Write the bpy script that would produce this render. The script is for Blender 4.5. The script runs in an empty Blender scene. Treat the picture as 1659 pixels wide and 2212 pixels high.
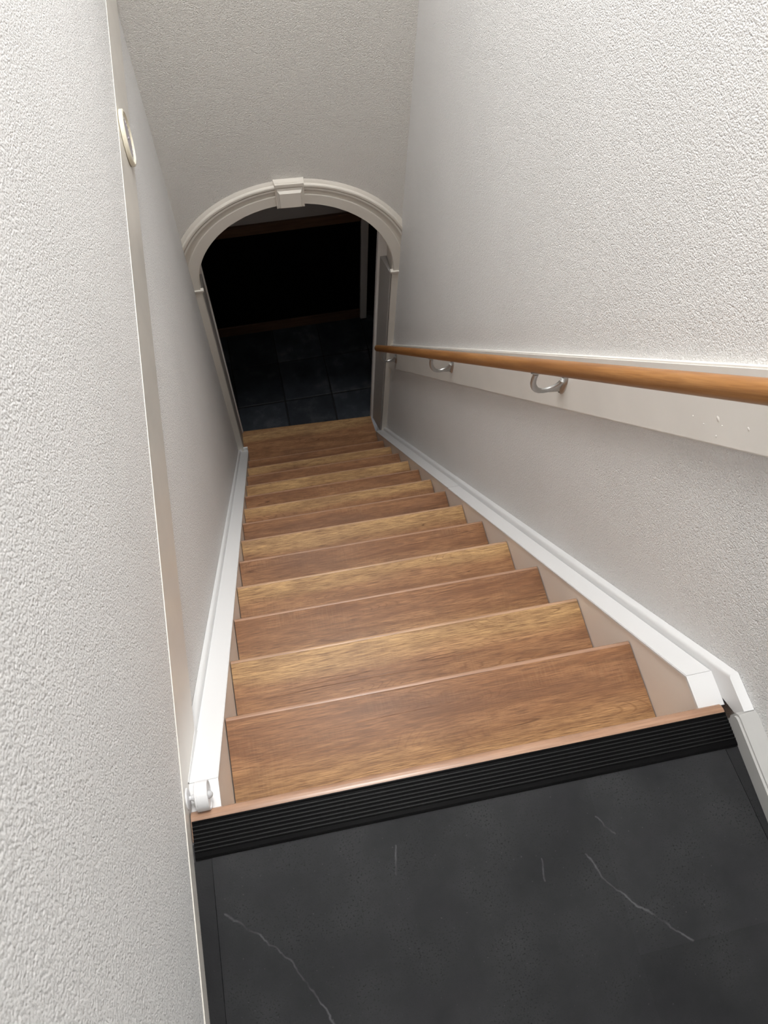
import bpy, bmesh, math, random
from mathutils import Matrix, Vector

S = bpy.context.scene
C = S.collection

# ------------------------------------------------------------------ camera
CAM_M = ((0.9769986239425317, 0.17465879096976009, -0.12234375975657022),
         (-0.20986888036900836, 0.8892340954955971, -0.4064698961310256),
         (0.03779870192282497, 0.42279667707432733, 0.9054359325694141))
CAM_P = (0.1854, -0.1105, 1.2444)
cd = bpy.data.cameras.new('camera')
cam = bpy.data.objects.new('camera', cd)
C.objects.link(cam)
cam.matrix_world = Matrix.Translation(CAM_P) @ Matrix(CAM_M).to_4x4()
cd.sensor_fit = 'VERTICAL'
cd.sensor_height = 24.0
cd.lens = 1624.3835 / 2212.0 * 24.0
cd.clip_start = 0.01
cd.dof.use_dof = True
cd.dof.focus_distance = 1.75
cd.dof.aperture_fstop = 8.0
S.camera = cam

# ------------------------------------------------------------------ world, light, exposure
W = bpy.data.worlds.new('world')
S.world = W
W.use_nodes = True
W.node_tree.nodes['Background'].inputs[0].default_value = (0.80, 0.88, 1.0, 1)
W.node_tree.nodes['Background'].inputs[1].default_value = 0.6


SB_ROT = math.atan(-0.048)


def area(name, loc, rot, sx, sy, power, col):
    d = bpy.data.lights.new(name, 'AREA')
    d.shape = 'RECTANGLE'
    d.size = sx
    d.size_y = sy
    d.energy = power
    d.color = col
    o = bpy.data.objects.new(name, d)
    C.objects.link(o)
    o.location = loc
    o.rotation_euler = rot
    return o


# daylight entering through the upper-floor window in the wall above the arch
area('window_daylight', (0.40, 2.275, 1.62), (-math.pi / 2, 0, SB_ROT), 0.60, 1.36, 23.0, (1.0, 0.995, 0.985))
# and through the roof window over the stairwell
area('skylight_daylight', (0.40, 1.45, 3.58), (0, 0, 0), 0.58, 1.26, 90.0, (1.0, 0.995, 0.985))

S.view_settings.view_transform = 'Standard'
S.view_settings.look = 'None'
S.view_settings.gamma = 1.0
S.view_settings.use_curve_mapping = False
S.view_settings.exposure = 0.0
S.cycles.max_bounces = 9
S.cycles.diffuse_bounces = 8
S.cycles.glossy_bounces = 3
S.cycles.transmission_bounces = 4
S.cycles.sample_clamp_indirect = 6.0
S.cycles.use_denoising = True
S.cycles.denoising_prefilter = 'NONE'
S.cycles.use_adaptive_sampling = True
S.cycles.adaptive_threshold = 0.02

# ------------------------------------------------------------------ measured geometry
G, H = 0.1594, 0.2008          # going and rise of one step
Y0 = 0.0223                    # nosing line offset
SK = -0.0154                   # slight skew of the steps
YB, SB = 2.3033, -0.048        # back wall plane and its skew
XL, XR = -0.057, 0.864         # plaster walls
TW = 0.80                      # tread width
SL = H / G                     # slope of the flight
ZH = -15 * H                   # hall floor
ZT = 3.60                      # ceiling
XC, ZC, RI, RO = 0.404, -1.395, 0.434, 0.545   # arch


# ------------------------------------------------------------------ node helpers
class NT:
    def __init__(s, name):
        s.m = bpy.data.materials.new(name)
        s.m.use_nodes = True
        s.t = s.m.node_tree
        s.b = s.t.nodes['Principled BSDF']

    def n(s, typ, **kw):
        nd = s.t.nodes.new(typ)
        for k, v in kw.items():
            setattr(nd, k, v)
        return nd

    def l(s, a, b):
        s.t.links.new(a, b)

    def put(s, sock, v):
        if hasattr(v, 'is_output') or isinstance(v, bpy.types.NodeSocket):
            s.l(v, sock)
        else:
            sock.default_value = v

    def math(s, op, a, b=0.0, c=0.0, clamp=False):
        nd = s.n('ShaderNodeMath', operation=op)
        nd.use_clamp = clamp
        for i, v in enumerate((a, b, c)):
            s.put(nd.inputs[i], v)
        return nd.outputs[0]

    def coord(s, which='Object'):
        return s.n('ShaderNodeTexCoord').outputs[which]

    def mapping(s, vec, scale=(1, 1, 1), loc=(0, 0, 0), rot=(0, 0, 0)):
        nd = s.n('ShaderNodeMapping')
        s.l(vec, nd.inputs[0])
        nd.inputs['Scale'].default_value = scale
        nd.inputs['Location'].default_value = loc
        nd.inputs['Rotation'].default_value = rot
        return nd.outputs[0]

    def noise(s, vec, scale, detail=2.0, rough=0.5, dist=0.0):
        nd = s.n('ShaderNodeTexNoise')
        s.l(vec, nd.inputs['Vector'])
        nd.inputs['Scale'].default_value = scale
        nd.inputs['Detail'].default_value = detail
        nd.inputs['Roughness'].default_value = rough
        nd.inputs['Distortion'].default_value = dist
        return nd.outputs[0]

    def ramp(s, fac, stops, interp='LINEAR'):
        nd = s.n('ShaderNodeValToRGB')
        s.put(nd.inputs[0], fac)
        cr = nd.color_ramp
        cr.interpolation = interp
        while len(cr.elements) < len(stops):
            cr.elements.new(0.5)
        for e, (p, c) in zip(cr.elements, stops):
            e.position = p
            e.color = (c, c, c, 1) if isinstance(c, (int, float)) else (*c, 1)
        return nd.outputs[0]

    def mix(s, fac, a, b, blend='MIX'):
        nd = s.n('ShaderNodeMix', data_type='RGBA', blend_type=blend)
        s.put(nd.inputs[0], fac)
        for i, v in ((6, a), (7, b)):
            if isinstance(v, tuple):
                nd.inputs[i].default_value = (*v, 1)
            else:
                s.l(v, nd.inputs[i])
        return nd.outputs[2]

    def bump(s, height, strength, dist, prev=None):
        nd = s.n('ShaderNodeBump')
        s.put(nd.inputs['Height'], height)
        nd.inputs['Strength'].default_value = strength
        nd.inputs['Distance'].default_value = dist
        if prev is not None:
            s.l(prev, nd.inputs['Normal'])
        return nd.outputs[0]

    def fin(s, col=None, rough=0.5, normal=None, metal=0.0, spec=0.5):
        if col is not None:
            if isinstance(col, tuple):
                s.b.inputs['Base Color'].default_value = (*col, 1)
            else:
                s.l(col, s.b.inputs['Base Color'])
        s.put(s.b.inputs['Roughness'], rough)
        s.b.inputs['Metallic'].default_value = metal
        s.b.inputs['Specular IOR Level'].default_value = spec
        if normal is not None:
            s.l(normal, s.b.inputs['Normal'])
        return s.m


def mat_plaster(name, col, scale, dist, worm=0.0):
    t = NT(name)
    v = t.coord()
    vo = t.n('ShaderNodeTexVoronoi', feature='F1')
    wv = t.n('ShaderNodeVectorMath', operation='ADD')
    wn = t.n('ShaderNodeTexNoise')
    t.l(v, wn.inputs['Vector'])
    wn.inputs['Scale'].default_value = scale * 0.6
    ws = t.n('ShaderNodeVectorMath', operation='SCALE')
    t.l(wn.outputs['Color'], ws.inputs[0])
    ws.inputs['Scale'].default_value = 0.9 / scale
    t.l(v, wv.inputs[0])
    t.l(ws.outputs[0], wv.inputs[1])
    t.l(wv.outputs[0], vo.inputs['Vector'])
    vo.inputs['Scale'].default_value = scale
    vo.inputs['Randomness'].default_value = 1.0
    b = t.noise(t.mapping(v, (1, 1, 1), (3.1, 1.7, 0.3)), scale * 0.55, 2.0, 0.5, worm)
    h = t.math('SUBTRACT', t.math('MULTIPLY', b, 1.6), t.math('MULTIPLY', t.math('MULTIPLY', vo.outputs['Distance'], vo.outputs['Distance']), 1.0))
    nm = t.bump(h, 1.0, dist)
    big = t.noise(v, 2.5, 2.0)
    c = t.mix(t.ramp(big, [(0.35, 0.0), (0.7, 1.0)]), col, tuple(x * 0.965 for x in col))
    return t.fin(c, 0.75, nm, spec=0.25)


def mat_paint(name, col, rough=0.4, wear=0.02, bump=0.0002, spec=0.5):
    t = NT(name)
    v = t.coord()
    a = t.noise(v, 9.0, 3.0)
    c = t.mix(t.ramp(a, [(0.3, 0.0), (0.75, 1.0)]), col, tuple(x * (1 - wear * 2) for x in col))
    b = t.noise(t.mapping(v, (60, 8, 60)), 1.0, 3.0)
    return t.fin(c, rough, t.bump(b, 0.5, bump), spec=spec)


def mat_wood(name, gain=1.04, pink_glint=False):
    """Printed oak laminate; u runs along the grain, v across it, both in metres."""
    t = NT(name)
    uv = t.coord('UV')
    sep = t.n('ShaderNodeSeparateXYZ')
    t.l(uv, sep.inputs[0])
    u, vv = sep.outputs[0], sep.outputs[1]
    warp = t.noise(t.mapping(uv, (3.0, 9.0, 1)), 1.0, 2.0)
    v2 = t.math('ADD', vv, t.math('MULTIPLY', t.math('SUBTRACT', warp, 0.5), 0.07))
    vw = t.math('MULTIPLY', t.math('FRACT', t.math('MULTIPLY', v2, 2.5)), 1.0)     # 0.4 m print repeat
    base = t.ramp(vw, [(0.0, (0.310, 0.163, 0.086)), (0.10, (0.270, 0.140, 0.076)), (0.21, (0.335, 0.182, 0.096)),
                       (0.34, (0.43, 0.257, 0.126)), (0.46, (0.44, 0.264, 0.130)), (0.55, (0.52, 0.338, 0.166)),
                       (0.64, (0.48, 0.304, 0.148)), (0.70, (0.355, 0.192, 0.100)), (0.86, (0.33, 0.176, 0.092)),
                       (1.0, (0.310, 0.163, 0.086))])
    # broad figure and smoky patches
    fig = t.noise(t.mapping(uv, (4.0, 34.0, 1)), 1.0, 5.0, 0.62, 0.7)
    c = t.mix(t.ramp(fig, [(0.34, 0.0), (0.66, 1.0)]), t.mix(1.0, base, (0.66, 0.60, 0.58), 'MULTIPLY'),
              t.mix(1.0, base, (1.14, 1.12, 1.06), 'MULTIPLY'))
    smoke = t.noise(t.mapping(uv, (3.0, 11.0, 1), (6.1, 3.3, 0)), 1.0, 3.0, 0.55)
    c = t.mix(t.ramp(smoke, [(0.52, 0.0), (0.72, 0.55)]), c, (0.155, 0.088, 0.060))
    # cathedral rings
    ring = t.noise(t.mapping(uv, (1.6, 9.0, 1), (5.3, 2.2, 0)), 1.0, 2.0, 0.35, 0.3)
    saw = t.math('PINGPONG', t.math('MULTIPLY', ring, 62.0), 0.5)
    rl = t.ramp(saw, [(0.0, 1.0), (0.16, 0.0)])
    patch = t.ramp(t.noise(t.mapping(uv, (3.5, 14.0, 1), (1.3, 7.7, 0)), 1.0, 1.0), [(0.52, 0.0), (0.62, 1.0)])
    c = t.mix(t.math('MULTIPLY', t.math('MULTIPLY', rl, patch), 0.50), c, (0.15, 0.070, 0.034))
    # streaks and fine pores along the grain
    st = t.noise(t.mapping(uv, (8.0, 260.0, 1), (0.7, 5.2, 0)), 1.0, 3.0, 0.6)
    c = t.mix(t.ramp(st, [(0.36, 0.45), (0.52, 0.0)]), c, (0.145, 0.078, 0.045))
    fine = t.noise(t.mapping(uv, (24.0, 780.0, 1)), 1.0, 3.0, 0.65)
    c = t.mix(t.ramp(fine, [(0.40, 0.70), (0.54, 0.0)]), c, (0.125, 0.066, 0.040))
    # cross saw marks
    sawm = t.noise(t.mapping(uv, (240.0, 30.0, 1)), 1.0, 1.0)
    sp = t.ramp(t.noise(t.mapping(uv, (5.0, 12.0, 1), (9.3, 4.4, 0)), 1.0, 1.0), [(0.48, 0.0), (0.68, 1.0)])
    c = t.mix(t.math('MULTIPLY', t.math('MULTIPLY', t.ramp(sawm, [(0.45, 0.0), (0.6, 1.0)]), sp), 0.07), c, (0.50, 0.32, 0.17))
    # long dark checks
    ck = t.noise(t.mapping(uv, (0.9, 22.0, 1), (2.7, 0.4, 0)), 1.0, 2.0, 0.35, 0.0)
    ckl = t.math('SUBTRACT', 1.0, t.math('DIVIDE', t.math('ABSOLUTE', t.math('SUBTRACT', ck, 0.50)), 0.0045), clamp=True)
    ckm = t.ramp(t.noise(t.mapping(uv, (2.6, 9.0, 1), (0.2, 8.1, 0)), 1.0, 1.0), [(0.47, 0.0), (0.56, 1.0)])
    check = t.math('MULTIPLY', ckl, ckm)
    c = t.mix(t.math('MULTIPLY', check, 0.65), c, (0.05, 0.022, 0.013))
    if gain != 1.0:
        c = t.mix(1.0, c, (gain, gain, gain), 'MULTIPLY')
    if pink_glint:
        c = t.mix(0.55, c, t.ramp(st, [(0.3, (0.36, 0.215, 0.145)), (0.7, (0.50, 0.325, 0.235))]))  # pinker oak, lightened so the nosing highlight is in the colour
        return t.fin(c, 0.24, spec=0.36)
    hgt = t.math('SUBTRACT', t.math('MULTIPLY', fine, 0.5), check)
    return t.fin(c, 0.30, t.bump(hgt, 0.3, 0.0004), spec=0.085)


def mat_rail():
    t = NT('handrail_wood')
    v = t.coord('UV')
    g1 = t.noise(t.mapping(v, (3.0, 30.0, 1)), 1.0, 4.0, 0.6, 0.4)
    g2 = t.noise(t.mapping(v, (16.0, 420.0, 1)), 1.0, 2.0)
    c = t.ramp(g1, [(0.28, (0.20, 0.084, 0.026)), (0.55, (0.325, 0.150, 0.050)), (0.78, (0.40, 0.203, 0.076))])
    c = t.mix(t.ramp(g2, [(0.40, 0.35), (0.55, 0.0)]), c, (0.16, 0.06, 0.018))
    return t.fin(c, 0.36, t.bump(g2, 0.2, 0.0002), spec=0.22)


def mat_plain_wood(name, a, b):
    t = NT(name)
    v = t.coord()
    g1 = t.noise(t.mapping(v, (4.0, 40.0, 60.0)), 1.0, 4.0, 0.6)
    return t.fin(t.ramp(g1, [(0.3, a), (0.7, b)]), 0.5, t.bump(g1, 0.2, 0.0004))


def mat_slate_vinyl():
    """Dark stone-look vinyl of the landing, in world metres (objects sit at the origin)."""
    t = NT('landing_vinyl')
    v = t.coord()
    sep = t.n('ShaderNodeSeparateXYZ')
    t.l(v, sep.inputs[0])
    a = t.noise(v, 7.0, 5.0, 0.6)
    c = t.ramp(a, [(0.30, (0.0165, 0.017, 0.0185)), (0.52, (0.025, 0.0255, 0.027)), (0.76, (0.036, 0.0365, 0.038))])
    pit = t.noise(v, 360.0, 2.0, 0.5)
    pm = t.ramp(t.noise(v, 14.0, 2.0), [(0.42, 0.0), (0.62, 1.0)])
    c = t.mix(t.math('MULTIPLY', t.ramp(pit, [(0.32, 1.0), (0.42, 0.0)]), pm), c, (0.010, 0.010, 0.011))
    spk = t.noise(t.mapping(v, (1, 1, 1), (4, 2, 1)), 260.0, 1.0)
    c = t.mix(t.ramp(spk, [(0.74, 0.0), (0.80, 0.40)]), c, (0.10, 0.10, 0.105))
    grit = t.noise(v, 600.0, 1.0)
    c = t.mix(t.ramp(grit, [(0.3, 0.25), (0.5, 0.0)]), c, (0.016, 0.016, 0.018))
    # printed pale veins: distance to a few polylines on the floor
    wob = t.math('MULTIPLY', t.math('SUBTRACT', t.noise(v, 45.0, 3.0), 0.5), 0.010)
    X = t.math('ADD', sep.outputs[0], wob)
    Yy = t.math('ADD', sep.outputs[1], t.math('MULTIPLY', wob, 0.8))

    def seg(p, q):
        dx, dy = q[0] - p[0], q[1] - p[1]
        L2 = dx * dx + dy * dy
        ax = t.math('SUBTRACT', X, p[0])
        ay = t.math('SUBTRACT', Yy, p[1])
        k = t.math('DIVIDE', t.math('ADD', t.math('MULTIPLY', ax, dx), t.math('MULTIPLY', ay, dy)), L2, clamp=True)
        ex = t.math('SUBTRACT', ax, t.math('MULTIPLY', k, dx))
        ey = t.math('SUBTRACT', ay, t.math('MULTIPLY', k, dy))
        return t.math('SQRT', t.math('ADD', t.math('MULTIPLY', ex, ex), t.math('MULTIPLY', ey, ey)))
    d = None
    for pl in VEINS:
        for p, q in zip(pl, pl[1:]):
            s_ = seg(p, q)
            d = s_ if d is None else t.math('MINIMUM', d, s_)
    vein = t.math('SUBTRACT', 1.0, t.math('DIVIDE', d, 0.0019), clamp=True)
    fade = t.ramp(t.noise(v, 30.0, 2.0), [(0.35, 0.15), (0.6, 1.0)])
    c = t.mix(t.math('MULTIPLY', t.math('MULTIPLY', vein, fade), 0.6), c, (0.12, 0.12, 0.128))
    oi = t.n('ShaderNodeAttribute', attribute_type='OBJECT', attribute_name='tone')
    c = t.mix(1.0, c, t.n('ShaderNodeCombineColor').outputs[0], 'MULTIPLY') if False else c
    mul = t.n('ShaderNodeVectorMath', operation='SCALE')
    t.l(c, mul.inputs[0])
    t.l(oi.outputs['Fac'], mul.inputs['Scale'])
    return t.fin(mul.outputs[0], 0.6, t.bump(pit, 0.25, 0.0006), spec=0.10)


def mat_hall_tile():
    t = NT('hall_slate_tile')
    v = t.coord()
    a = t.noise(v, 6.0, 5.0, 0.65)
    oi = t.n('ShaderNodeAttribute', attribute_type='OBJECT', attribute_name='tone')
    c = t.ramp(a, [(0.3, (0.022, 0.026, 0.033)), (0.55, (0.042, 0.049, 0.060)), (0.78, (0.12, 0.125, 0.132))])
    mul = t.n('ShaderNodeVectorMath', operation='SCALE')
    t.l(c, mul.inputs[0])
    t.l(oi.outputs['Fac'], mul.inputs['Scale'])
    return t.fin(mul.outputs[0], 0.5, t.bump(a, 0.4, 0.003), spec=0.3)


VEINS = [[(-0.008, -0.137), (0.045, -0.183), (0.075, -0.218), (0.092, -0.246), (0.118, -0.292), (0.14, -0.345)],
         [(0.535, -0.172), (0.548, -0.207), (0.570, -0.236), (0.603, -0.268), (0.652, -0.316)],
         [(0.466, -0.165), (0.462, -0.195)], [(0.566, -0.126), (0.588, -0.155)], [(0.255, -0.10), (0.245, -0.14)]]

M = {}
M['plaster_left'] = mat_plaster('plaster_left', (0.785, 0.781, 0.774), 375.0, 0.00160)
M['plaster_right'] = mat_plaster('plaster_right', (0.785, 0.781, 0.774), 375.0, 0.00160)
M['plaster_back'] = mat_plaster('plaster_back', (0.68, 0.662, 0.63), 320.0, 0.0016, 0.0)
M['white'] = mat_paint('white_lacquer', (0.745, 0.748, 0.752), 0.35, 0.005, 0.00004)
M['cream'] = mat_paint('cream_paint', (0.70, 0.662, 0.60), 0.4, 0.02, 0.0001)
M['stringer'] = mat_paint('beige_paint', (0.86, 0.79, 0.715), 0.4, 0.01, 0.0001)
M['offwhite'] = mat_paint('off_white_paint', (0.79, 0.765, 0.72), 0.35, 0.03, 0.0003)
M['strip'] = mat_paint('greige_paint', (0.72, 0.685, 0.63), 0.28, 0.05, 0.0002)
M['greyboard'] = mat_paint('grey_white_paint', (0.46, 0.457, 0.445), 0.3, 0.06, 0.0006)
M['ceiling'] = mat_paint('ceiling_paint', (0.82, 0.82, 0.80), 0.7, 0.01)
M['wood'] = mat_wood('oak_laminate')
M['pink_glint'] = mat_wood('oak_nosing_pink_glint', 1.04, True)
M['rail'] = mat_rail()
M['darkwood'] = mat_plain_wood('brown_hall_wood', (0.10, 0.052, 0.030), (0.17, 0.095, 0.055))
M['vinyl'] = mat_slate_vinyl()
M['halltile'] = mat_hall_tile()
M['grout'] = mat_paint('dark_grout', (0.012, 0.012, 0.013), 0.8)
M['subfloor'] = mat_paint('screed', (0.03, 0.03, 0.032), 0.8)
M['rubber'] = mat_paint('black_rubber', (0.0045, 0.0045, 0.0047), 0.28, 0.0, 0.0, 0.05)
M['ribrubber'] = mat_paint('rib_rubber', (0.020, 0.020, 0.020), 0.4, 0.0, 0.0, 0.3)  # lighter grey than the base, for the rib crests
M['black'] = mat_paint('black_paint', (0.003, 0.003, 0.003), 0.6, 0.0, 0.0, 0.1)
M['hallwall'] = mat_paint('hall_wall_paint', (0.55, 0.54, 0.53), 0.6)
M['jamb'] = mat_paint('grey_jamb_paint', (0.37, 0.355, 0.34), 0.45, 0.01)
M['frame'] = mat_paint('frame_paint', (0.80, 0.78, 0.76), 0.4, 0.01)
t_ = NT('cast_aluminium')
M['metal'] = t_.fin((0.50, 0.50, 0.49), t_.ramp(t_.noise(t_.coord(), 60.0), [(0.3, 0.30), (0.7, 0.46)]), None, 1.0)
M['steel'] = NT('dark_steel').fin((0.10, 0.095, 0.09), 0.45, None, 0.9)
M['plastic'] = NT('white_plastic').fin((0.70, 0.70, 0.71), 0.38)
M['lens'] = NT('frosted_lens').fin((0.50, 0.50, 0.51), 0.35)
M['creamplastic'] = NT('cream_plastic').fin((0.74, 0.69, 0.56), 0.35)
M['dial'] = NT('lilac_dial').fin((0.36, 0.33, 0.38), 0.3)
M['dialbrown'] = NT('brown_dial').fin((0.33, 0.27, 0.23), 0.4)
M['tick'] = NT('tick_white').fin((0.8, 0.79, 0.78), 0.5)
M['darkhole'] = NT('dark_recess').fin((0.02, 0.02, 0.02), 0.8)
gl = NT('window_glass')
gl.b.inputs['Transmission Weight'].default_value = 1.0
M['glass'] = gl.fin((1, 1, 1), 0.0)


# ------------------------------------------------------------------ mesh helpers
def obj(name, bm, mat, parent=None, smooth=False, uv=None):
    me = bpy.data.meshes.new(name)
    bmesh.ops.recalc_face_normals(bm, faces=bm.faces)
    bm.to_mesh(me)
    bm.free()
    if smooth:
        for p in me.polygons:
            p.use_smooth = True
        try:
            me.set_sharp_from_angle(angle=math.radians(30))
        except Exception:
            pass
    o = bpy.data.objects.new(name, me)
    C.objects.link(o)
    me.materials.append(mat)
    if parent is not None:
        o.parent = parent
    return o


def struct(o):
    o['kind'] = 'structure'
    return o


def thing(name, label, cat, loc=(0, 0, 0), group=None):
    o = bpy.data.objects.new(name, None)
    C.objects.link(o)
    o.location = loc
    o['label'] = label
    o['category'] = cat
    o.empty_display_size = 0.05
    if group:
        o['group'] = group
    return o


def box(bm, x0, x1, y0, y1, z0, z1, bevel=0.0, skew=0.0, seg=2):
    vs = [bm.verts.new((x, y + skew * x, z)) for x in (x0, x1) for y in (y0, y1) for z in (z0, z1)]
    fs = [(0, 1, 3, 2), (4, 6, 7, 5), (0, 4, 5, 1), (2, 3, 7, 6), (0, 2, 6, 4), (1, 5, 7, 3)]
    faces = [bm.faces.new([vs[i] for i in f]) for f in fs]
    if bevel > 0:
        es = list({e for f in faces for e in f.edges})
        bmesh.ops.bevel(bm, geom=es, offset=bevel, segments=seg, affect='EDGES', profile=0.5)
    return bm


def prism_yz(bm, pts, x0, x1, skew=0.0):
    """extrude a (y, z) outline along x"""
    a = [bm.verts.new((x0, y + skew * x0, z)) for y, z in pts]
    b = [bm.verts.new((x1, y + skew * x1, z)) for y, z in pts]
    n = len(pts)
    bm.faces.new(a)
    bm.faces.new(list(reversed(b)))
    for i in range(n):
        j = (i + 1) % n
        bm.faces.new((a[i], b[i], b[j], a[j]))
    return bm


def newbox(name, mat, parent, *a, **k):
    return obj(name, box(bmesh.new(), *a, **k), mat, parent)


def tube(bm, path, rad, seg=16, caps=True, flat=1.0):
    """round tube through points; rad is a number or a list"""
    P = [Vector(p) for p in path]
    rings = []
    up = None
    for i, p in enumerate(P):
        d = (P[min(i + 1, len(P) - 1)] - P[max(i - 1, 0)]).normalized()
        if up is None:
            up = Vector((0, 1, 0)) if abs(d.y) < 0.9 else Vector((1, 0, 0))
        s = d.cross(up).normalized()
        u2 = s.cross(d).normalized()
        up = u2
        r = rad[i] if isinstance(rad, (list, tuple)) else rad
        rings.append([bm.verts.new(p + (s * math.cos(2 * math.pi * k / seg) + u2 * math.sin(2 * math.pi * k / seg) * flat) * r)
                      for k in range(seg)])
    for A, B in zip(rings, rings[1:]):
        for k in range(seg):
            bm.faces.new((A[k], A[(k + 1) % seg], B[(k + 1) % seg], B[k]))
    if caps:
        bm.faces.new(list(reversed(rings[0])))
        bm.faces.new(rings[-1])
    return bm


def lathe(bm, prof, seg=48, axis='x', org=(0, 0, 0)):
    """revolve (radius, height) profile about an axis through org"""
    rings = []
    o = Vector(org)

    def pt(r, h, a):
        if axis == 'x':
            return o + Vector((h, r * math.cos(a), r * math.sin(a)))
        return o + Vector((r * math.cos(a), r * math.sin(a), h))
    for r, h in prof:
        if r < 1e-6:
            rings.append([bm.verts.new(pt(0, h, 0))])
        else:
            rings.append([bm.verts.new(pt(r, h, 2 * math.pi * k / seg)) for k in range(seg)])
    for A, B in zip(rings, rings[1:]):
        for k in range(seg):
            j = (k + 1) % seg
            if len(A) == 1 and len(B) == 1:
                continue
            if len(A) == 1:
                bm.faces.new((A[0], B[j], B[k]))
            elif len(B) == 1:
                bm.faces.new((A[k], A[j], B[0]))
            else:
                bm.faces.new((A[k], A[j], B[j], B[k]))
    return bm


def set_uv(o, fn):
    me = o.data
    uvl = me.uv_layers.new(name='UVMap')
    for lp in me.loops:
        uvl.data[lp.index].uv = fn(me.vertices[lp.vertex_index].co)


# ------------------------------------------------------------------ room shell
# the plaster above the skirting board sits a little prouder than below it
wl = bmesh.new()
box(wl, XL - 0.10, XL, -1.7, 2.44, ZH - 0.05, 0.030)
box(wl, XL - 0.10, -0.0464, -1.7, 2.44, 0.0305, ZT)
struct(obj('wall_left', wl, M['plaster_left']))
struct(newbox('wall_right', M['plaster_right'], None, XR, XR + 0.10, -1.7, 2.34, ZH - 0.05, ZT))
struct(newbox('wall_behind', M['plaster_right'], None, XL, XR, -1.8, -1.7, -0.3, ZT))

# back wall with the arched opening: front and rear faces stitched around the arch
DEP = 0.105
ZA = 0.30                        # the stitched part of the wall ends here, the window part goes on above
WX0, WX1, WZ0, WZ1 = 0.06, 0.74, 0.90, 2.34


def back_wall():
    bm = bmesh.new()
    N = 40
    inner = [(XC - RI, ZH)] + [(XC - RI * math.cos(math.pi * k / N), ZC + RI * math.sin(math.pi * k / N)) for k in range(N + 1)] + [(XC + RI, ZH)]
    outer = []
    for (x, z) in inner:
        dx, dz = x - XC, z - ZC
        if z <= ZC + 1e-6:
            outer.append((XL if dx < 0 else XR, z))
        else:
            kx = ((XR - XC) / dx if dx > 0 else (XL - XC) / dx) if abs(dx) > 1e-9 else 1e9
            kz = (ZA - ZC) / dz
            k = min(kx, kz)
            outer.append((XC + dx * k, ZC + dz * k))
    outer2, inner2 = [outer[0]], [inner[0]]
    for i in range(1, len(outer)):
        a, b = outer[i - 1], outer[i]
        if abs(a[0] - XL) < 1e-6 and abs(b[1] - ZA) < 1e-6 and a[1] < ZA - 0.01:
            outer2.append((XL, ZA)); inner2.append(inner[i])
        if abs(a[1] - ZA) < 1e-6 and abs(b[0] - XR) < 1e-6 and b[1] < ZA - 0.01:
            outer2.append((XR, ZA)); inner2.append(inner[i - 1])
        outer2.append(b); inner2.append(inner[i])

    def vv(p, d):
        return bm.verts.new((p[0], YB + SB * p[0] + d, p[1]))
    fi = [vv(p, 0) for p in inner2]
    fo = [vv(p, 0) for p in outer2]
    bi = [vv(p, DEP) for p in inner2]
    bo = [vv(p, DEP) for p in outer2]
    n = len(fi)
    for i in range(n - 1):
        for q in ((fi[i], fi[i + 1], fo[i + 1], fo[i]), (bi[i], bo[i], bo[i + 1], bi[i + 1]),
                  (fi[i], bi[i], bi[i + 1], fi[i + 1]), (fo[i], fo[i + 1], bo[i + 1], bo[i])):
            bm.faces.new(q)
    bm.faces.new((fi[0], fo[0], bo[0], bi[0]))
    bm.faces.new((fi[-1], bi[-1], bo[-1], fo[-1]))
    bmesh.ops.remove_doubles(bm, verts=bm.verts, dist=1e-6)
    bmesh.ops.dissolve_degenerate(bm, edges=bm.edges, dist=1e-6)
    for a in ((XL, WX0, ZA, ZT), (WX1, XR, ZA, ZT), (WX0, WX1, ZA, WZ0), (WX0, WX1, WZ1, ZT)):
        box(bm, a[0], a[1], YB, YB + DEP, a[2], a[3], skew=SB)
    return obj('wall_back', bm, M['plaster_back'])


struct(back_wall())

# ceiling with the roof-window opening
cb = bmesh.new()
SX0, SX1, SY0, SY1 = 0.08, 0.72, 0.79, 2.11
for a in ((XL, SX0, -1.7, 2.34), (SX1, XR, -1.7, 2.34), (SX0, SX1, -1.7, SY0), (SX0, SX1, SY1, 2.34)):
    box(cb, *a, ZT, ZT + 0.10)
struct(obj('ceiling', cb, M['ceiling']))
wb = bmesh.new()
for a in ((SX0, SX0 + 0.03, SY0, SY1), (SX1 - 0.03, SX1, SY0, SY1), (SX0 + 0.03, SX1 - 0.03, SY0, SY0 + 0.03), (SX0 + 0.03, SX1 - 0.03, SY1 - 0.03, SY1)):
    box(wb, *a, ZT + 0.02, ZT + 0.10)
sky = struct(obj('window_2', wb, M['white']))
newbox('pane', M['glass'], sky, SX0 + 0.03, SX1 - 0.03, SY0 + 0.03, SY1 - 0.03, ZT + 0.05, ZT + 0.056)
# window frame in the opening above the arch
wb = bmesh.new()
fw = 0.045
for a in ((WX0, WX0 + fw, WZ0, WZ1), (WX1 - fw, WX1, WZ0, WZ1), (WX0 + fw, WX1 - fw, WZ0, WZ0 + fw), (WX0 + fw, WX1 - fw, WZ1 - fw, WZ1)):
    box(wb, a[0], a[1], YB + 0.02, YB + 0.08, a[2], a[3], skew=SB)
win = struct(obj('window_1', wb, M['white']))
newbox('pane', M['glass'], win, WX0 + fw, WX1 - fw, YB + 0.050, YB + 0.056, WZ0 + fw, WZ1 - fw, skew=SB)

# ------------------------------------------------------------------ landing floor: vinyl tiles and side borders
floor = struct(newbox('floor', M['subfloor'], None, -0.045, 0.8295, -1.7, -0.036, -0.30, -0.0025))
GAP = 0.0


YE = -0.060


def xl(y):
    return -0.0170 + 0.0208 * y          # seam beside the left border strip


def xr(y):
    return 0.8018 - 0.0803 * y           # seam beside the right border strip, slightly out of square


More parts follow.
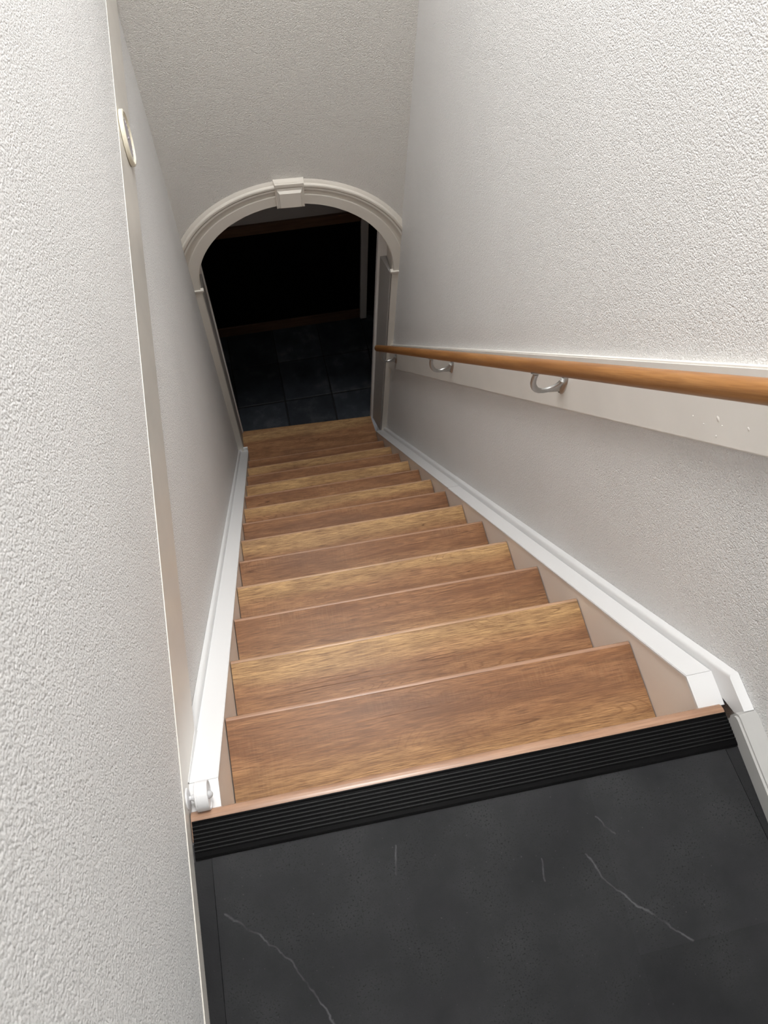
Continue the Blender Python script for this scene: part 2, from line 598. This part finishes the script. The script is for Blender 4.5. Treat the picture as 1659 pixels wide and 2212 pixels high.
def sheet(name, q, tone):
    bm = bmesh.new()
    lo = [bm.verts.new((x, y, -0.0025)) for x, y in q]
    hi = [bm.verts.new((x, y, 0.0)) for x, y in q]
    bm.faces.new(lo[::-1])
    bm.faces.new(hi)
    for i in range(4):
        bm.faces.new((lo[i], lo[(i + 1) % 4], hi[(i + 1) % 4], hi[i]))
    o = obj(name, bm, M['vinyl'], floor)
    o['tone'] = tone


def ye(x):
    return YE + SK * x


YK, SG = -0.345, 0.0009
sheet('border_strip', [(-0.0449, -1.7), (xl(-1.7) - SG, -1.7), (xl(YE) - SG, YE - 0.0006), (-0.0449, YE - 0.0006)], 0.84)
sheet('border_strip', [(xr(YK) + SG, YK), (0.8294, YK), (0.8294, ye(0.8294) - 0.0006), (xr(-0.07) + SG, ye(0.807) - 0.0006)], 0.84)
for x0, x1, y0, y1, tone in ((None, 0.2610, -0.66, None, 1.02), (0.2610, 0.5690, -0.385, None, 0.97), (0.5690, None, -0.3165, None, 1.06),
                             (0.5690, None, -0.93, -0.3165, 0.90), (0.2610, 0.5690, -1.0, -0.385, 1.0), (None, 0.2610, -1.28, -0.66, 1.0),
                             (0.2610, 0.5690, -1.7, -1.0, 0.97), (0.5690, None, -1.7, -0.93, 1.03), (None, 0.2610, -1.7, -1.28, 0.97)):
    ya = [y0, y0, y1, y1]
    xs = []
    for i, (xx, fx) in enumerate(((x0, xl), (x1, xr), (x1, xr), (x0, xl))):
        yy = ya[i] if ya[i] is not None else -0.07
        xs.append(xx if xx is not None else (min(fx(yy), 0.8294)))
    sheet('floor_tile', [(xs[i], ya[i] if ya[i] is not None else ye(xs[i])) for i in range(4)], tone)

# ------------------------------------------------------------------ skirting of the landing
lb = bmesh.new()
prism_yz(lb, [(-1.7, -0.1255), (2.303, -0.1255), (2.303, 0.035), (-1.7, 0.035)], XL, -0.045)
bmesh.ops.bevel(lb, geom=[e for e in lb.edges if all(v.co.z > 0 and v.co.x > -0.05 for v in e.verts)], offset=0.003, segments=2, affect='EDGES')
struct(obj('baseboard_left', lb, M['strip']))
rb = bmesh.new()
prism_yz(rb, [(-1.7, -0.0025), (-0.062, -0.0025), (-0.030, 0.0), (-0.0245, 0.008), (-0.0245, 0.026), (-0.029, 0.033), (-0.036, 0.035), (-1.7, 0.035)], 0.8295, XR)
bmesh.ops.bevel(rb, geom=[e for e in rb.edges if all(v.co.z > 0.003 and v.co.x < 0.84 for v in e.verts)], offset=0.004, segments=2, affect='EDGES')
struct(obj('baseboard_right', rb, M['greyboard'], smooth=True))

# ------------------------------------------------------------------ staircase
stair = thing('staircase', 'steep straight staircase of oak laminate treads with white capped stringers leading down to the arch', 'staircase', (0, 0, 0))


def tread_outline(yb, yf, zt, th=0.038, r=0.008):
    pts = [(yb, zt - th), (yb, zt)]
    pts += [(yf - r + r * math.sin(a), zt - r + r * math.cos(a)) for a in [math.pi / 2 * k / 6 for k in range(7)]]
    pts += [(yf - 0.004 + 0.004 * math.cos(a), zt - th + 0.004 - 0.004 * math.sin(a)) for a in [math.pi / 2 * k / 3 for k in range(4)]]
    return pts


rnd = random.Random(4)
for n in range(1, 15):
    zt = -n * H
    yf = Y0 + n * G
    yb = Y0 + (n - 1) * G - 0.045
    bm = bmesh.new()
    if n < 14:
        prism_yz(bm, tread_outline(yb, yf, zt), 0.0006, TW - 0.0006, SK)
    else:
        # last tread doubles as the threshold inside the archway, notched round the door frame
        out = [(0.0006, yb), (TW - 0.0006, yb + SK * TW), (TW - 0.0006, 2.262), (0.7895, 2.386), (-0.0225, 2.4240), (-0.0225, 2.3060), (0.0006, 2.3055)]
        lo_ = [bm.verts.new((x, y, zt - 0.038)) for x, y in out]
        hi_ = [bm.verts.new((x, y, zt)) for x, y in out]
        bm.faces.new(lo_[::-1])
        bm.faces.new(hi_)
        for i in range(7):
            bm.faces.new((lo_[i], lo_[(i + 1) % 7], hi_[(i + 1) % 7], hi_[i]))
        e_ = [e for e in bm.edges if all(v.co.z > zt - 0.001 and v.co.y > 2.37 for v in e.verts)]
        bmesh.ops.bevel(bm, geom=e_, offset=0.008, segments=4, affect='EDGES', profile=0.5)
    o = obj('tread', bm, M['wood'], stair, smooth=True)
    off = 0.0 if n % 2 else 0.215
    uo = rnd.uniform(0, 9)
    dv = rnd.uniform(-0.012, 0.012)
    if n == 14:
        off = -0.06
    if n == 1:
        uo = 3.35
    # v = distance back from the nosing, wrapped over the rounded front
    set_uv(o, lambda co, yf=yf, zt=zt, uo=uo, off=off, dv=dv, n=n:
           (co.x + uo, off + dv + 0.8 * n + (yf - co.y + SK * co.x) + min(0.0, (co.z - zt)) * 0.6))
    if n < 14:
        # rounded front edge: glossier pinkish oak, paled to paint in its highlight
        o.data.materials.append(M['pink_glint'])
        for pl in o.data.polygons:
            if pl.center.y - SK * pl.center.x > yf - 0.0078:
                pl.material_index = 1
    # riser
    bm = bmesh.new()
    zb = zt
    box(bm, 0.0006, TW - 0.0006, yb, yb + 0.012, zb, zt + H - 0.038, skew=SK)
    o = obj('riser', bm, M['wood'], stair)
    set_uv(o, lambda co, uo=uo: (co.x + uo, co.z))
bm = bmesh.new()
box(bm, 0.0006, 0.78, 2.36, 2.372, ZH, -14 * H - 0.038, skew=SB * 0.6)
o = obj('riser', bm, M['wood'], stair)
set_uv(o, lambda co: (co.x, co.z))

# wooden front edge of the landing
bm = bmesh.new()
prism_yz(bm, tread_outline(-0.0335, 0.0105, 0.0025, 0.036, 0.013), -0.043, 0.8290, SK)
o = obj('nosing', bm, M['pink_glint'], stair, smooth=True)
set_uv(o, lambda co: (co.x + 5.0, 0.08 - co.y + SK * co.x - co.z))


def topline(y, z0):
    return z0 - SL * y


def stringer(side):
    right = side > 0
    xa, xb = (TW + 0.0015, 0.8456) if right else (-0.0456, -0.0015)
    z0 = 0.049
    yk = 0.055                                   # knee where the slope starts
    zk = topline(yk, z0)
    ye = 2.262 if right else 2.302
    yn = -0.004 if right else 0.0095
    th = 0.0062
    tq = th * math.sqrt(1 + SL * SL)             # vertical thickness of the sloping cap
    body = [(yn, zk - th), (yk - 0.003, zk - th), (ye, topline(ye, z0) - tq), (ye, topline(ye, z0) - 0.22), (1.9, topline(1.9, z0) - 0.42),
            (yn, zk - 0.42)]
    o = obj('stringer', prism_yz(bmesh.new(), body, xa, xb), M['stringer'], stair)
    ca, cb_ = (TW - 0.0010, 0.8456) if right else (-0.0456, 0.0010)
    cap = [(yk, zk), (ye, topline(ye, z0)), (ye, topline(ye, z0) - tq), (yk - 0.003, zk - th)]
    caps = [cap]
    if right:
        yj = 1.105
        caps = [[(yk, zk), (yj - 0.0004, topline(yj, z0)), (yj - 0.0004, topline(yj, z0) - tq), (yk - 0.003, zk - th)],
                [(yj + 0.0004, topline(yj, z0)), (ye, topline(ye, z0)), (ye, topline(ye, z0) - tq), (yj + 0.0004, topline(yj, z0) - tq)]]
    for cpts in caps[1:]:
        obj('cap', prism_yz(bmesh.new(), cpts, ca, cb_), M['white'], o)
    bm = prism_yz(bmesh.new(), caps[0], ca, cb_)
    bmesh.ops.bevel(bm, geom=[e for e in bm.edges if abs(e.verts[0].co.x - e.verts[1].co.x) < 1e-6 and e.calc_length() > 1], offset=0.0012, segments=2, affect='EDGES')
    obj('cap', bm, M['white'], o, smooth=True)
    lv = [(yn, zk), (yk - 0.0006, zk), (yk - 0.0036, zk - th), (yn, zk - th)]
    bm = prism_yz(bmesh.new(), lv, ca, cb_)
    obj('cap', bm, M['white'], o)
    return o


stringer(1)
stringer(-1)


def joint(side, y, name='cap_joint'):
    pass


# white boards along the walls beside the caps
def wall_board(side):
    z0 = 0.074
    bm = bmesh.new()
    if side > 0:
        ye = 2.2590
        pts = [(-0.026, topline(0.036, z0) + 0.002), (0.036, topline(0.036, z0)), (ye, topline(ye, z0)), (ye, topline(ye, z0) - 0.12),
               (0.06, topline(0.06, z0) - 0.10), (0.020, -0.028), (-0.026, 0.002)]
        prism_yz(bm, pts, 0.8458, XR - 0.0006)
        edge = [e for e in bm.edges if all(v.co.x < 0.85 for v in e.verts) and e.calc_length() > 1 and (e.verts[0].co.z > topline(e.verts[0].co.y, 0.05))]
    else:
        ye = 2.302
        pts = [(0.158, topline(0.158, z0)), (ye, topline(ye, z0)), (ye, topline(ye, z0) - 0.12), (0.158, topline(0.158, z0) - 0.12)]
        prism_yz(bm, pts, XL + 0.0006, -0.0458)
        edge = [e for e in bm.edges if all(v.co.x > -0.05 for v in e.verts) and e.calc_length() > 1 and (e.verts[0].co.z > topline(e.verts[0].co.y, 0.05))]
    bmesh.ops.bevel(bm, geom=edge, offset=0.006, segments=4, affect='EDGES', profile=0.5)
    obj('wall_board', bm, M['white'], stair, smooth=True)


wall_board(1)
wall_board(-1)
bm = prism_yz(bmesh.new(), [(0.056, topline(0.056, 0.058)), (0.158, topline(0.158, 0.072)), (0.158, topline(0.158, 0.04)), (0.056, topline(0.056, 0.04))], -0.0449, -0.0440)
obj('filler_strip', bm, M['white'], stair)

# ------------------------------------------------------------------ black ribbed edge strip on the landing
strip = thing('edge_strip', 'black ribbed rubber edge strip across the landing at the top of the stairs', 'stair edging', (0.39, -0.035, 0.0))
prof = [(-0.0590, 0.0001), (-0.0590, 0.0022), (-0.0560, 0.0036), (-0.0500, 0.0036), (-0.0497, 0.0032)]
ribs = []
y = -0.0486
for k in range(7):
    prof += [(y - 0.0012, 0.0031), (y + 0.0002, 0.0040), (y + 0.0024, 0.0040), (y + 0.0030, 0.0031)]
    ribs.append(y + 0.0020)
    y += 0.0057
prof += [(-0.0088, 0.0031), (-0.0078, 0.0040), (-0.0062, 0.0044), (-0.0046, 0.0036), (-0.0046, 0.0026), (-0.034, 0.0026), (-0.037, 0.0001)]


def strip_prism(pts, name, mat):
    bm = prism_yz(bmesh.new(), [(yy + 0.035, z) for yy, z in pts], -0.042 - 0.39, 0.829 - 0.39, SK)
    for v in bm.verts:
        v.co.y += SK * 0.39
    obj(name, bm, mat, strip)


strip_prism(prof, 'base_profile', M['rubber'])
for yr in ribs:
    strip_prism([(yr - 0.0005, 0.0039), (yr + 0.0005, 0.0039), (yr + 0.0003, 0.0046), (yr - 0.0003, 0.0046)], 'rib', M['ribrubber'])

# ------------------------------------------------------------------ handrail, board and brackets on the right wall
bz = 0.6862                                     # z of the board's lower edge at y = 0
bt = bmesh.new()
yb0, yb1 = -0.30, 2.262


def bline(y, z0):
    return z0 - 1.254 * y


prism_yz(bt, [(yb0, bline(yb0, bz)), (yb0, bline(yb0, 0.888)), (yb1, bline(yb1, 0.888)), (yb1, bline(yb1, bz))], 0.848, XR)
bmesh.ops.bevel(bt, geom=[e for e in bt.edges if all(v.co.x < 0.85 for v in e.verts)], offset=0.003, segments=2, affect='EDGES')
struct(obj('trim_1', bt, M['offwhite'], smooth=True))

LUMPS = [(0.3748, 0.2855, 0.0055, 0.0040), (0.3232, 0.3392, 0.0035, 0.0025), (0.4156, 0.2300, 0.0018, 0.0015), (0.3897, 0.2472, 0.0016, 0.0013),
         (0.3574, 0.2635, 0.0020, 0.0016), (0.3610, 0.2876, 0.0014, 0.0012)]
# lumps of old paint on the board
for yl, zl, a_, b_ in LUMPS:
    bm = lathe(bmesh.new(), [(1.0, 0.0), (0.8, -0.5), (0.4, -0.85), (0.0, -1.0)], 14)
    for v in bm.verts:
        v.co = Vector((0.8481 + v.co.x * 0.0008, yl + v.co.y * a_, zl + v.co.z * b_))
    obj('paint_lump', bm, M['offwhite'], bpy.data.objects['trim_1'], smooth=True)

RX, RR = 0.760, 0.0161
ra = Vector((RX, 2.1704, -1.8376))
rbv = Vector((RX, 0.2829, 0.5165))
rdir = (rbv - ra).normalized()
rail_top = ra + rdir * 3.35
hand = thing('handrail', 'round brown wooden handrail on cast metal brackets along the right wall', 'handrail', tuple(ra))
path = [ra + rdir * s for s in (0.0, 0.0015, 0.004, 0.008)] + [ra + rdir * (0.008 + 3.34 * k / 30) for k in range(1, 31)]
rads = [RR * 0.72, RR * 0.86, RR * 0.96, RR] + [RR] * 30
bm = tube(bmesh.new(), [p - ra for p in path], rads, 28)
ro = obj('rail', bm, M['rail'], hand, smooth=True)
side = Vector((1, 0, 0))
nrm = rdir.cross(side).normalized()
set_uv(ro, lambda co: (co.dot(rdir), 0.02 * math.atan2(co.dot(nrm), co.dot(side) + 1e-9)))


def bracket(yc, zc):
    """cast bracket: oval plate on the board, U-shaped arm, saddle under the rail"""
    # rail bottom above the bracket
    s = (yc - ra.y) / rdir.y
    pr = ra + rdir * s
    nb = -nrm if nrm.z > 0 else nrm              # unit normal pointing down-out under the rail
    sad = pr + nb * RR
    xw = 0.848
    z1 = zc + 0.016
    low = zc - 0.014
    ctr = []
    wid = []
    N = 14
    for k in range(N + 1):
        a = math.pi * k / N
        # half ellipse from the plate to the saddle
        xm = (xw - 0.004 + RX) / 2
        ex = (xw - 0.004 - RX) / 2
        top = z1 if k <= N / 2 else sad.z - 0.002
        z = top - (top - low) * math.sin(a) if True else 0
        yy = yc if k <= N / 2 else yc + (sad.y - yc) * ((k - N / 2) / (N / 2)) ** 2
        ctr.append((xm + ex * math.cos(a), yy, z))
        wid.append(0.0105 - 0.0035 * math.sin(a * 0.5))
    base = Vector((xw, yc, zc))
    bm = tube(bmesh.new(), [Vector(p) - ra for p in ctr], wid, 14, True, 0.62)
    arm = obj('bracket', bm, M['metal'], hand, smooth=True)
    # web that fills the lower inside corner between arm and plate
    bm = bmesh.new()
    web = [(xw - 0.002, zc - 0.026), (xw - 0.002, zc + 0.020), (xw - 0.009, zc + 0.006), (xw - 0.018, zc - 0.006), (xw - 0.034, zc - 0.013), (xw - 0.036, zc - 0.019), (xw - 0.014, zc - 0.021)]
    va = [bm.verts.new(Vector((x, yc - 0.0042, z)) - ra) for x, z in web]
    vb = [bm.verts.new(Vector((x, yc + 0.0042, z)) - ra) for x, z in web]
    bm.faces.new(va)
    bm.faces.new(vb[::-1])
    for i in range(len(web)):
        j = (i + 1) % len(web)
        bm.faces.new((va[i], vb[i], vb[j], va[j]))
    bmesh.ops.bevel(bm, geom=list(bm.edges), offset=0.0012, segments=2, affect='EDGES')
    obj('web', bm, M['metal'], arm, smooth=True)
    # oval plate
    bm = lathe(bmesh.new(), [(0.0, -0.0085), (0.006, -0.0082), (0.011, -0.0060), (0.0145, -0.0030), (0.0158, -0.0008), (0.0158, 0.0)], 40)
    for v in bm.verts:
        v.co = Vector((v.co.x, v.co.y * 0.92, v.co.z * 2.3)) + base - ra
    obj('mounting_plate', bm, M['metal'], arm, smooth=True)
    for dz, dy in ((0.022, 0.0045), (-0.026, -0.002)):
        bm = lathe(bmesh.new(), [(0.0, -0.0090), (0.0020, -0.0086), (0.0030, -0.0066), (0.0031, -0.0030)], 14)
        for v in bm.verts:
            v.co = v.co + base - ra + Vector((0.0015, dy, dz))
        obj('screw', bm, M['steel'], arm, smooth=True)
    # saddle following the rail
    bm = bmesh.new()
    L, Wd = 0.021, 0.010
    grid = []
    for i in range(9):
        u = -1 + 2 * i / 8
        row = []
        for j in range(7):
            a = (-1 + 2 * j / 6) * 0.62 * math.sqrt(max(0.02, 1 - u * u * 0.9))
            p = pr + rdir * (u * L) + (nb * math.cos(a) + side * math.sin(a)) * (RR + 0.0004)
            q = p + (nb * math.cos(a) + side * math.sin(a)) * (0.0022 * (1.3 - abs(u)))
            row.append((bm.verts.new(p - ra), bm.verts.new(q - ra)))
        grid.append(row)
    for i in range(8):
        for j in range(6):
            for lay in (0, 1):
                bm.faces.new((grid[i][j][lay], grid[i + 1][j][lay], grid[i + 1][j + 1][lay], grid[i][j + 1][lay]))
    rim = [grid[i][0] for i in range(9)] + [grid[8][j] for j in range(1, 7)] + [grid[i][6] for i in range(7, -1, -1)] + [grid[0][j] for j in range(5, 0, -1)]
    for a_, b_ in zip(rim, rim[1:] + rim[:1]):
        bm.faces.new((a_[0], b_[0], b_[1], a_[1]))
    obj('saddle', bm, M['metal'], arm, smooth=True)


bracket(0.7620, -0.1720)
bracket(1.4030, -0.9740)
bracket(2.1150, -1.8700)

# ------------------------------------------------------------------ arch surround
arch = struct(bpy.data.objects.new('trim_2', None))
C.objects.link(arch)


def yw(x, d):
    return YB + SB * x - d


def arch_mould():
    prof = [(0.0, 0.0), (0.0, 0.0115), (0.0012, 0.0125), (0.0455, 0.0125), (0.0470, 0.0110), (0.0472, 0.0060), (0.0560, 0.0068), (0.0660, 0.0100),
            (0.0725, 0.0140), (0.0735, 0.0160), (0.0810, 0.0160), (0.0812, 0.0125), (0.0842, 0.0125), (0.0846, 0.0165), (0.0870, 0.0180),
            (0.0940, 0.0180), (0.0972, 0.0160), (0.0978, 0.0070), (0.1040, 0.0050), (0.1110, 0.0)]
    bm = bmesh.new()
    N = 72
    rows = []
    for k in range(N + 1):
        a = math.pi * k / N
        row = []
        for r, d in prof:
            x = XC - (RI + r) * math.cos(a)
            z = ZC + (RI + r) * math.sin(a)
            row.append(bm.verts.new((x, YB - d, z)))
        rows.append(row)
    for A, B in zip(rows, rows[1:]):
        for i in range(len(prof) - 1):
            bm.faces.new((A[i], A[i + 1], B[i + 1], B[i]))
        bm.faces.new((A[-1], A[0], B[0], B[-1]))
    bm.faces.new(rows[0])
    bm.faces.new(rows[-1][::-1])
    for co, no in (((XL + 0.0005, 0, 0), (-1, 0, 0)), ((XR - 0.0005, 0, 0), (1, 0, 0))):
        g = bm.verts[:] + bm.edges[:] + bm.faces[:]
        r = bmesh.ops.bisect_plane(bm, geom=g, plane_co=co, plane_no=no, clear_outer=True)
        es = [e for e in r['geom_cut'] if isinstance(e, bmesh.types.BMEdge)]
        bmesh.ops.holes_fill(bm, edges=bm.edges)
    for v in bm.verts:
        v.co.y += SB * v.co.x
    return obj('arch_moulding', bm, M['cream'], arch, smooth=True)


arch_mould()

# keystone: block, frame steps and raised panel
bm = bmesh.new()


def kbox(x0, x1, z0, z1, d0, d1, t=0.0, tin=0.0):
    """block on the wall from depth d0 to d1; top face inset by tin (bevelled raised panel)"""
    lo = [(x0, z0), (x1, z0), (x1 + t, z1), (x0 - t, z1)]
    hi = [(x0 + tin, z0 + tin * 0.4), (x1 - tin, z0 + tin * 0.4), (x1 + t - tin, z1 - tin * 1.3), (x0 - t + tin, z1 - tin * 1.3)]
    a = [bm.verts.new((x, yw(x, d0), z)) for x, z in lo]
    b = [bm.verts.new((x, yw(x, d1), z)) for x, z in hi]
    bm.faces.new(a)
    bm.faces.new(b[::-1])
    for i in range(4):
        j = (i + 1) % 4
        bm.faces.new((a[i], a[j], b[j], b[i]))


kbox(0.347, 0.457, -0.968, -0.848, 0.0, 0.022, 0.002)
kbox(0.345, 0.459, -0.864, -0.846, 0.0, 0.028, 0.002, 0.003)
kbox(0.352, 0.452, -0.963, -0.872, 0.022, 0.026, 0.001, 0.002)
kbox(0.356, 0.448, -0.958, -0.880, 0.026, 0.035, 0.001, 0.006)
obj('keystone', bm, M['cream'], arch)

PL, PR = XC - RI + 0.005, XC + RI - 0.004        # inner edges of the side pilasters
for (x0, x1, sgn) in ((XL, PL, 1), (PR, XR, -1)):
    bm = bmesh.new()
    box(bm, x0, x1, YB - 0.009, YB, ZH + 0.001, ZC - 0.020, skew=SB)
    obj('pilaster', bm, M['cream'], arch)
    bm = bmesh.new()
    i0, i1 = (x0, x1 + 0.009) if sgn > 0 else (x0 - 0.009, x1)
    j0, j1 = (x0, x1 + 0.004) if sgn > 0 else (x0 - 0.004, x1)
    box(bm, i0, i1, YB - 0.018, YB, ZC - 0.006, ZC + 0.004, bevel=0.002, skew=SB)
    box(bm, j0, j1, YB - 0.014, YB, ZC - 0.020, ZC - 0.0055, bevel=0.003, skew=SB)
    obj('capital', bm, M['cream'], arch)
# lining of the opening
bm = bmesh.new()
N = 40
inn = [(XC - RI, ZH)] + [(XC - RI * math.cos(math.pi * k / N), ZC + RI * math.sin(math.pi * k / N)) for k in range(N + 1)] + [(XC + RI, ZH)]
th = 0.004
ofs = []
for (x, z) in inn:
    if z <= ZC + 1e-6:
        ofs.append((x + (th if x < XC else -th), z))
    else:
        k = (RI - th) / RI
        ofs.append((XC + (x - XC) * k, ZC + (z - ZC) * k))
A = [bm.verts.new((x, yw(x, 0.0), z)) for x, z in ofs]
B = [bm.verts.new((x, yw(x, -DEP), z)) for x, z in ofs]
A0 = [bm.verts.new((x, yw(x, 0.0), z)) for x, z in inn]
B0 = [bm.verts.new((x, yw(x, -DEP), z)) for x, z in inn]
for i in range(len(inn) - 1):
    bm.faces.new((A[i], A[i + 1], B[i + 1], B[i]))
    bm.faces.new((A0[i], B0[i], B0[i + 1], A0[i + 1]))
    bm.faces.new((A[i], A0[i], A0[i + 1], A[i + 1]))
    bm.faces.new((B[i], B[i + 1], B0[i + 1], B0[i]))
obj('lining', bm, M['cream'], arch, smooth=True)
for pts in ([(0.8315, 2.2645), (0.8265, 2.2645), (0.8020, 2.368), (0.8315, 2.368)], [(-0.0255, 2.3055), (-0.0215, 2.3055), (-0.0165, 2.4075), (-0.0255, 2.4075)]):
    bm = bmesh.new()
    lo_ = [bm.verts.new((x, y, -14 * H + 0.001)) for x, y in pts]
    hi_ = [bm.verts.new((x, y, ZC - 0.021)) for x, y in pts]
    bm.faces.new(lo_)
    bm.faces.new(hi_[::-1])
    for i in range(4):
        bm.faces.new((lo_[i], hi_[i], hi_[(i + 1) % 4], lo_[(i + 1) % 4]))
    obj('jamb_panel', bm, M['jamb'], arch)
for x0, x1, y0, y1 in ((-0.0454, 0.0003, 2.2962, 2.3052), (0.8000, 0.8316, 2.2565, 2.2640)):
    obj('plinth', box(bmesh.new(), x0, x1, y0, y1, ZH + 0.002, -14 * H + 0.004, bevel=0.001), M['white'], arch)
# door frame posts behind the arch
for x0, x1 in ((-0.075, -0.0105), (0.7905, 0.862)):
    bm = box(bmesh.new(), x0, x1, YB + DEP + 0.0005, YB + DEP + 0.032, ZH + 0.001, -0.70, bevel=0.003, skew=SB)
    obj('frame_post', bm, M['frame'], arch)
bm = box(bmesh.new(), -0.0260, -0.0240, YB + 0.045, YB + 0.075, -1.66, -1.52, bevel=0.0008, skew=SB)
obj('strike_plate', bm, M['steel'], arch)

# ------------------------------------------------------------------ hall beyond the arch
HX0, HX1, HY = -1.0, 1.55, 3.34
hf = struct(newbox('floor_hall', M['grout'], None, HX0, HX1, 2.30, HY + 0.1, ZH - 0.06, ZH - 0.006))
hall_tones = random.Random(11)
P = 0.315
gx0, gy0 = -0.030, 2.727
hblocks = []
for i in range(-3, 5):
    for j in range(-2, 2):
        x0, x1 = gx0 + i * P, gx0 + (i + 1) * P
        y0, y1 = gy0 + j * P, gy0 + (j + 1) * P
        x0, x1 = max(x0, HX0 + 0.004), min(x1, HX1 - 0.004)
        y0, y1 = max(y0, 2.462), min(y1, HY - 0.004)
        if x1 - x0 < 0.03 or y1 - y0 < 0.03:
            continue
        o = newbox('floor_tile', M['halltile'], hf, x0 + 0.004, x1 - 0.004, y0 + 0.004, y1 - 0.004, ZH - 0.006, ZH + hall_tones.uniform(-0.0008, 0.0008), bevel=0.0045)
        o['tone'] = hall_tones.uniform(0.65, 1.25)
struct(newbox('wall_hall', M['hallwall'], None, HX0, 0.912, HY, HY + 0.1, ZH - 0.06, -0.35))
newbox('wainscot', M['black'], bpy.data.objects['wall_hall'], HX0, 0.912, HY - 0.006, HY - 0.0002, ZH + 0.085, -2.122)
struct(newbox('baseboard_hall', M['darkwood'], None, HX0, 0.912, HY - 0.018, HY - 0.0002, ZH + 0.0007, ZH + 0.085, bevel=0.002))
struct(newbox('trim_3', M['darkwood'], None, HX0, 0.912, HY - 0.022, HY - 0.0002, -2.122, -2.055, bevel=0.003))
door = struct(newbox('dark_doorway_1', M['black'], None, 0.958, HX1, HY + 0.03, HY + 0.07, ZH + 0.0007, -0.95))  # black slab standing in for the darkness of the open doorway
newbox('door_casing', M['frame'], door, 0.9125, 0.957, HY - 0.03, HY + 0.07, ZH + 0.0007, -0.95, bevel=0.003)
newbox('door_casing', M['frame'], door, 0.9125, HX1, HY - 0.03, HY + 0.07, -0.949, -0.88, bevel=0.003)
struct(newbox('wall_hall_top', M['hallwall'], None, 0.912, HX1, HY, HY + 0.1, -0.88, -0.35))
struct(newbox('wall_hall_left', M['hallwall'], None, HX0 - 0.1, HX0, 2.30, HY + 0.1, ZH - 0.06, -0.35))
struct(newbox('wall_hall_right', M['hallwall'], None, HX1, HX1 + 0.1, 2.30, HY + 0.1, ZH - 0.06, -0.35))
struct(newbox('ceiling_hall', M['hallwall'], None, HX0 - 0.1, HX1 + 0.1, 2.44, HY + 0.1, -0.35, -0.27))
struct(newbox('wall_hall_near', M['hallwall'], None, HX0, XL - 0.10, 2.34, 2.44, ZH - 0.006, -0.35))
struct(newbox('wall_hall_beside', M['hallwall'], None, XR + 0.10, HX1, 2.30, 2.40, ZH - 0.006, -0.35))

# ------------------------------------------------------------------ motion sensor on the left skirting
sen = thing('motion_sensor', 'small round white motion sensor on a ball mount at the top left of the stairs', 'sensor', (-0.045, 0.030, 0.002))
bm = lathe(bmesh.new(), [(0.0, 0.0), (0.0165, 0.0), (0.0165, 0.0016), (0.0155, 0.0024), (0.007, 0.0034), (0.0, 0.0036)], 40)
obj('mounting_disc', bm, M['plastic'], sen, smooth=True)
bm = lathe(bmesh.new(), [(0.0, 0.003), (0.0035, 0.003), (0.0035, 0.006), (0.0052, 0.008), (0.0058, 0.0102), (0.0058, 0.014), (0.0, 0.014)], 24)
obj('ball_joint', bm, M['plastic'], sen, smooth=True)
bm = lathe(bmesh.new(), [(0.0, 0.0132), (0.0205, 0.0132), (0.0222, 0.0140), (0.0226, 0.0152), (0.0226, 0.0160), (0.0222, 0.0163), (0.0222, 0.0168), (0.0226, 0.0171),
                         (0.0226, 0.0325), (0.0216, 0.0336), (0.0200, 0.0336), (0.0190, 0.0318), (0.0, 0.0318)], 56)
obj('housing', bm, M['plastic'], sen, smooth=True)
bm = lathe(bmesh.new(), [(0.0064 * math.cos(a), 0.0316 + 0.0075 * math.sin(a)) for a in [math.pi / 2 * k / 8 for k in range(9)]], 28)
obj('lens', bm, M['lens'], sen, smooth=True)

# ------------------------------------------------------------------ round dial thermometer hung on the left skirting
TY, TZ, TR = 1.553, -0.036, 0.063
dia = thing('dial_thermometer', 'round cream dial thermometer with a lilac face on the left wall ledge', 'thermometer', (-0.0448, TY, TZ))
bm = lathe(bmesh.new(), [(0.0, 0.0), (TR - 0.003, 0.0), (TR, 0.0015), (TR, 0.0085), (TR - 0.0020, 0.0106), (TR - 0.0060, 0.0112), (TR - 0.0065, 0.0100), (TR - 0.0070, 0.0085),
                         (TR - 0.0080, 0.0092), (TR - 0.0095, 0.0085), (TR - 0.0100, 0.0062), (0.0, 0.0062)], 64)
obj('casing', bm, M['creamplastic'], dia, smooth=True)
bm = lathe(bmesh.new(), [(0.0, 0.0064), (0.0515, 0.0064), (0.0515, 0.0068), (0.0, 0.0070)], 48)
fa = obj('dial', bm, M['dialbrown'], dia)
bm = lathe(bmesh.new(), [(0.0, 0.0072), (0.040, 0.0072), (0.040, 0.0078), (0.037, 0.0080), (0.0, 0.0080)], 48)
obj('dial_plate', bm, M['dial'], fa)
for k in range(24):
    a = 2 * math.pi * k / 24
    bm = box(bmesh.new(), 0.0071, 0.0079, -0.0009, 0.0009, 0.0420, 0.0490)
    bmesh.ops.rotate(bm, verts=bm.verts, cent=(0, 0, 0), matrix=Matrix.Rotation(a, 3, 'X'))
    obj('tick_mark', bm, M['tick'], fa)
bm = box(bmesh.new(), 0.0082, 0.0088, -0.0010, 0.0010, -0.008, 0.036)
bmesh.ops.rotate(bm, verts=bm.verts, cent=(0, 0, 0), matrix=Matrix.Rotation(0.9, 3, 'X'))
obj('pointer', bm, M['tick'], dia)
bm = lathe(bmesh.new(), [(0.0, 0.0105), (0.003, 0.0100), (0.004, 0.0080)], 16)
obj('hub', bm, M['dial'], dia, smooth=True)
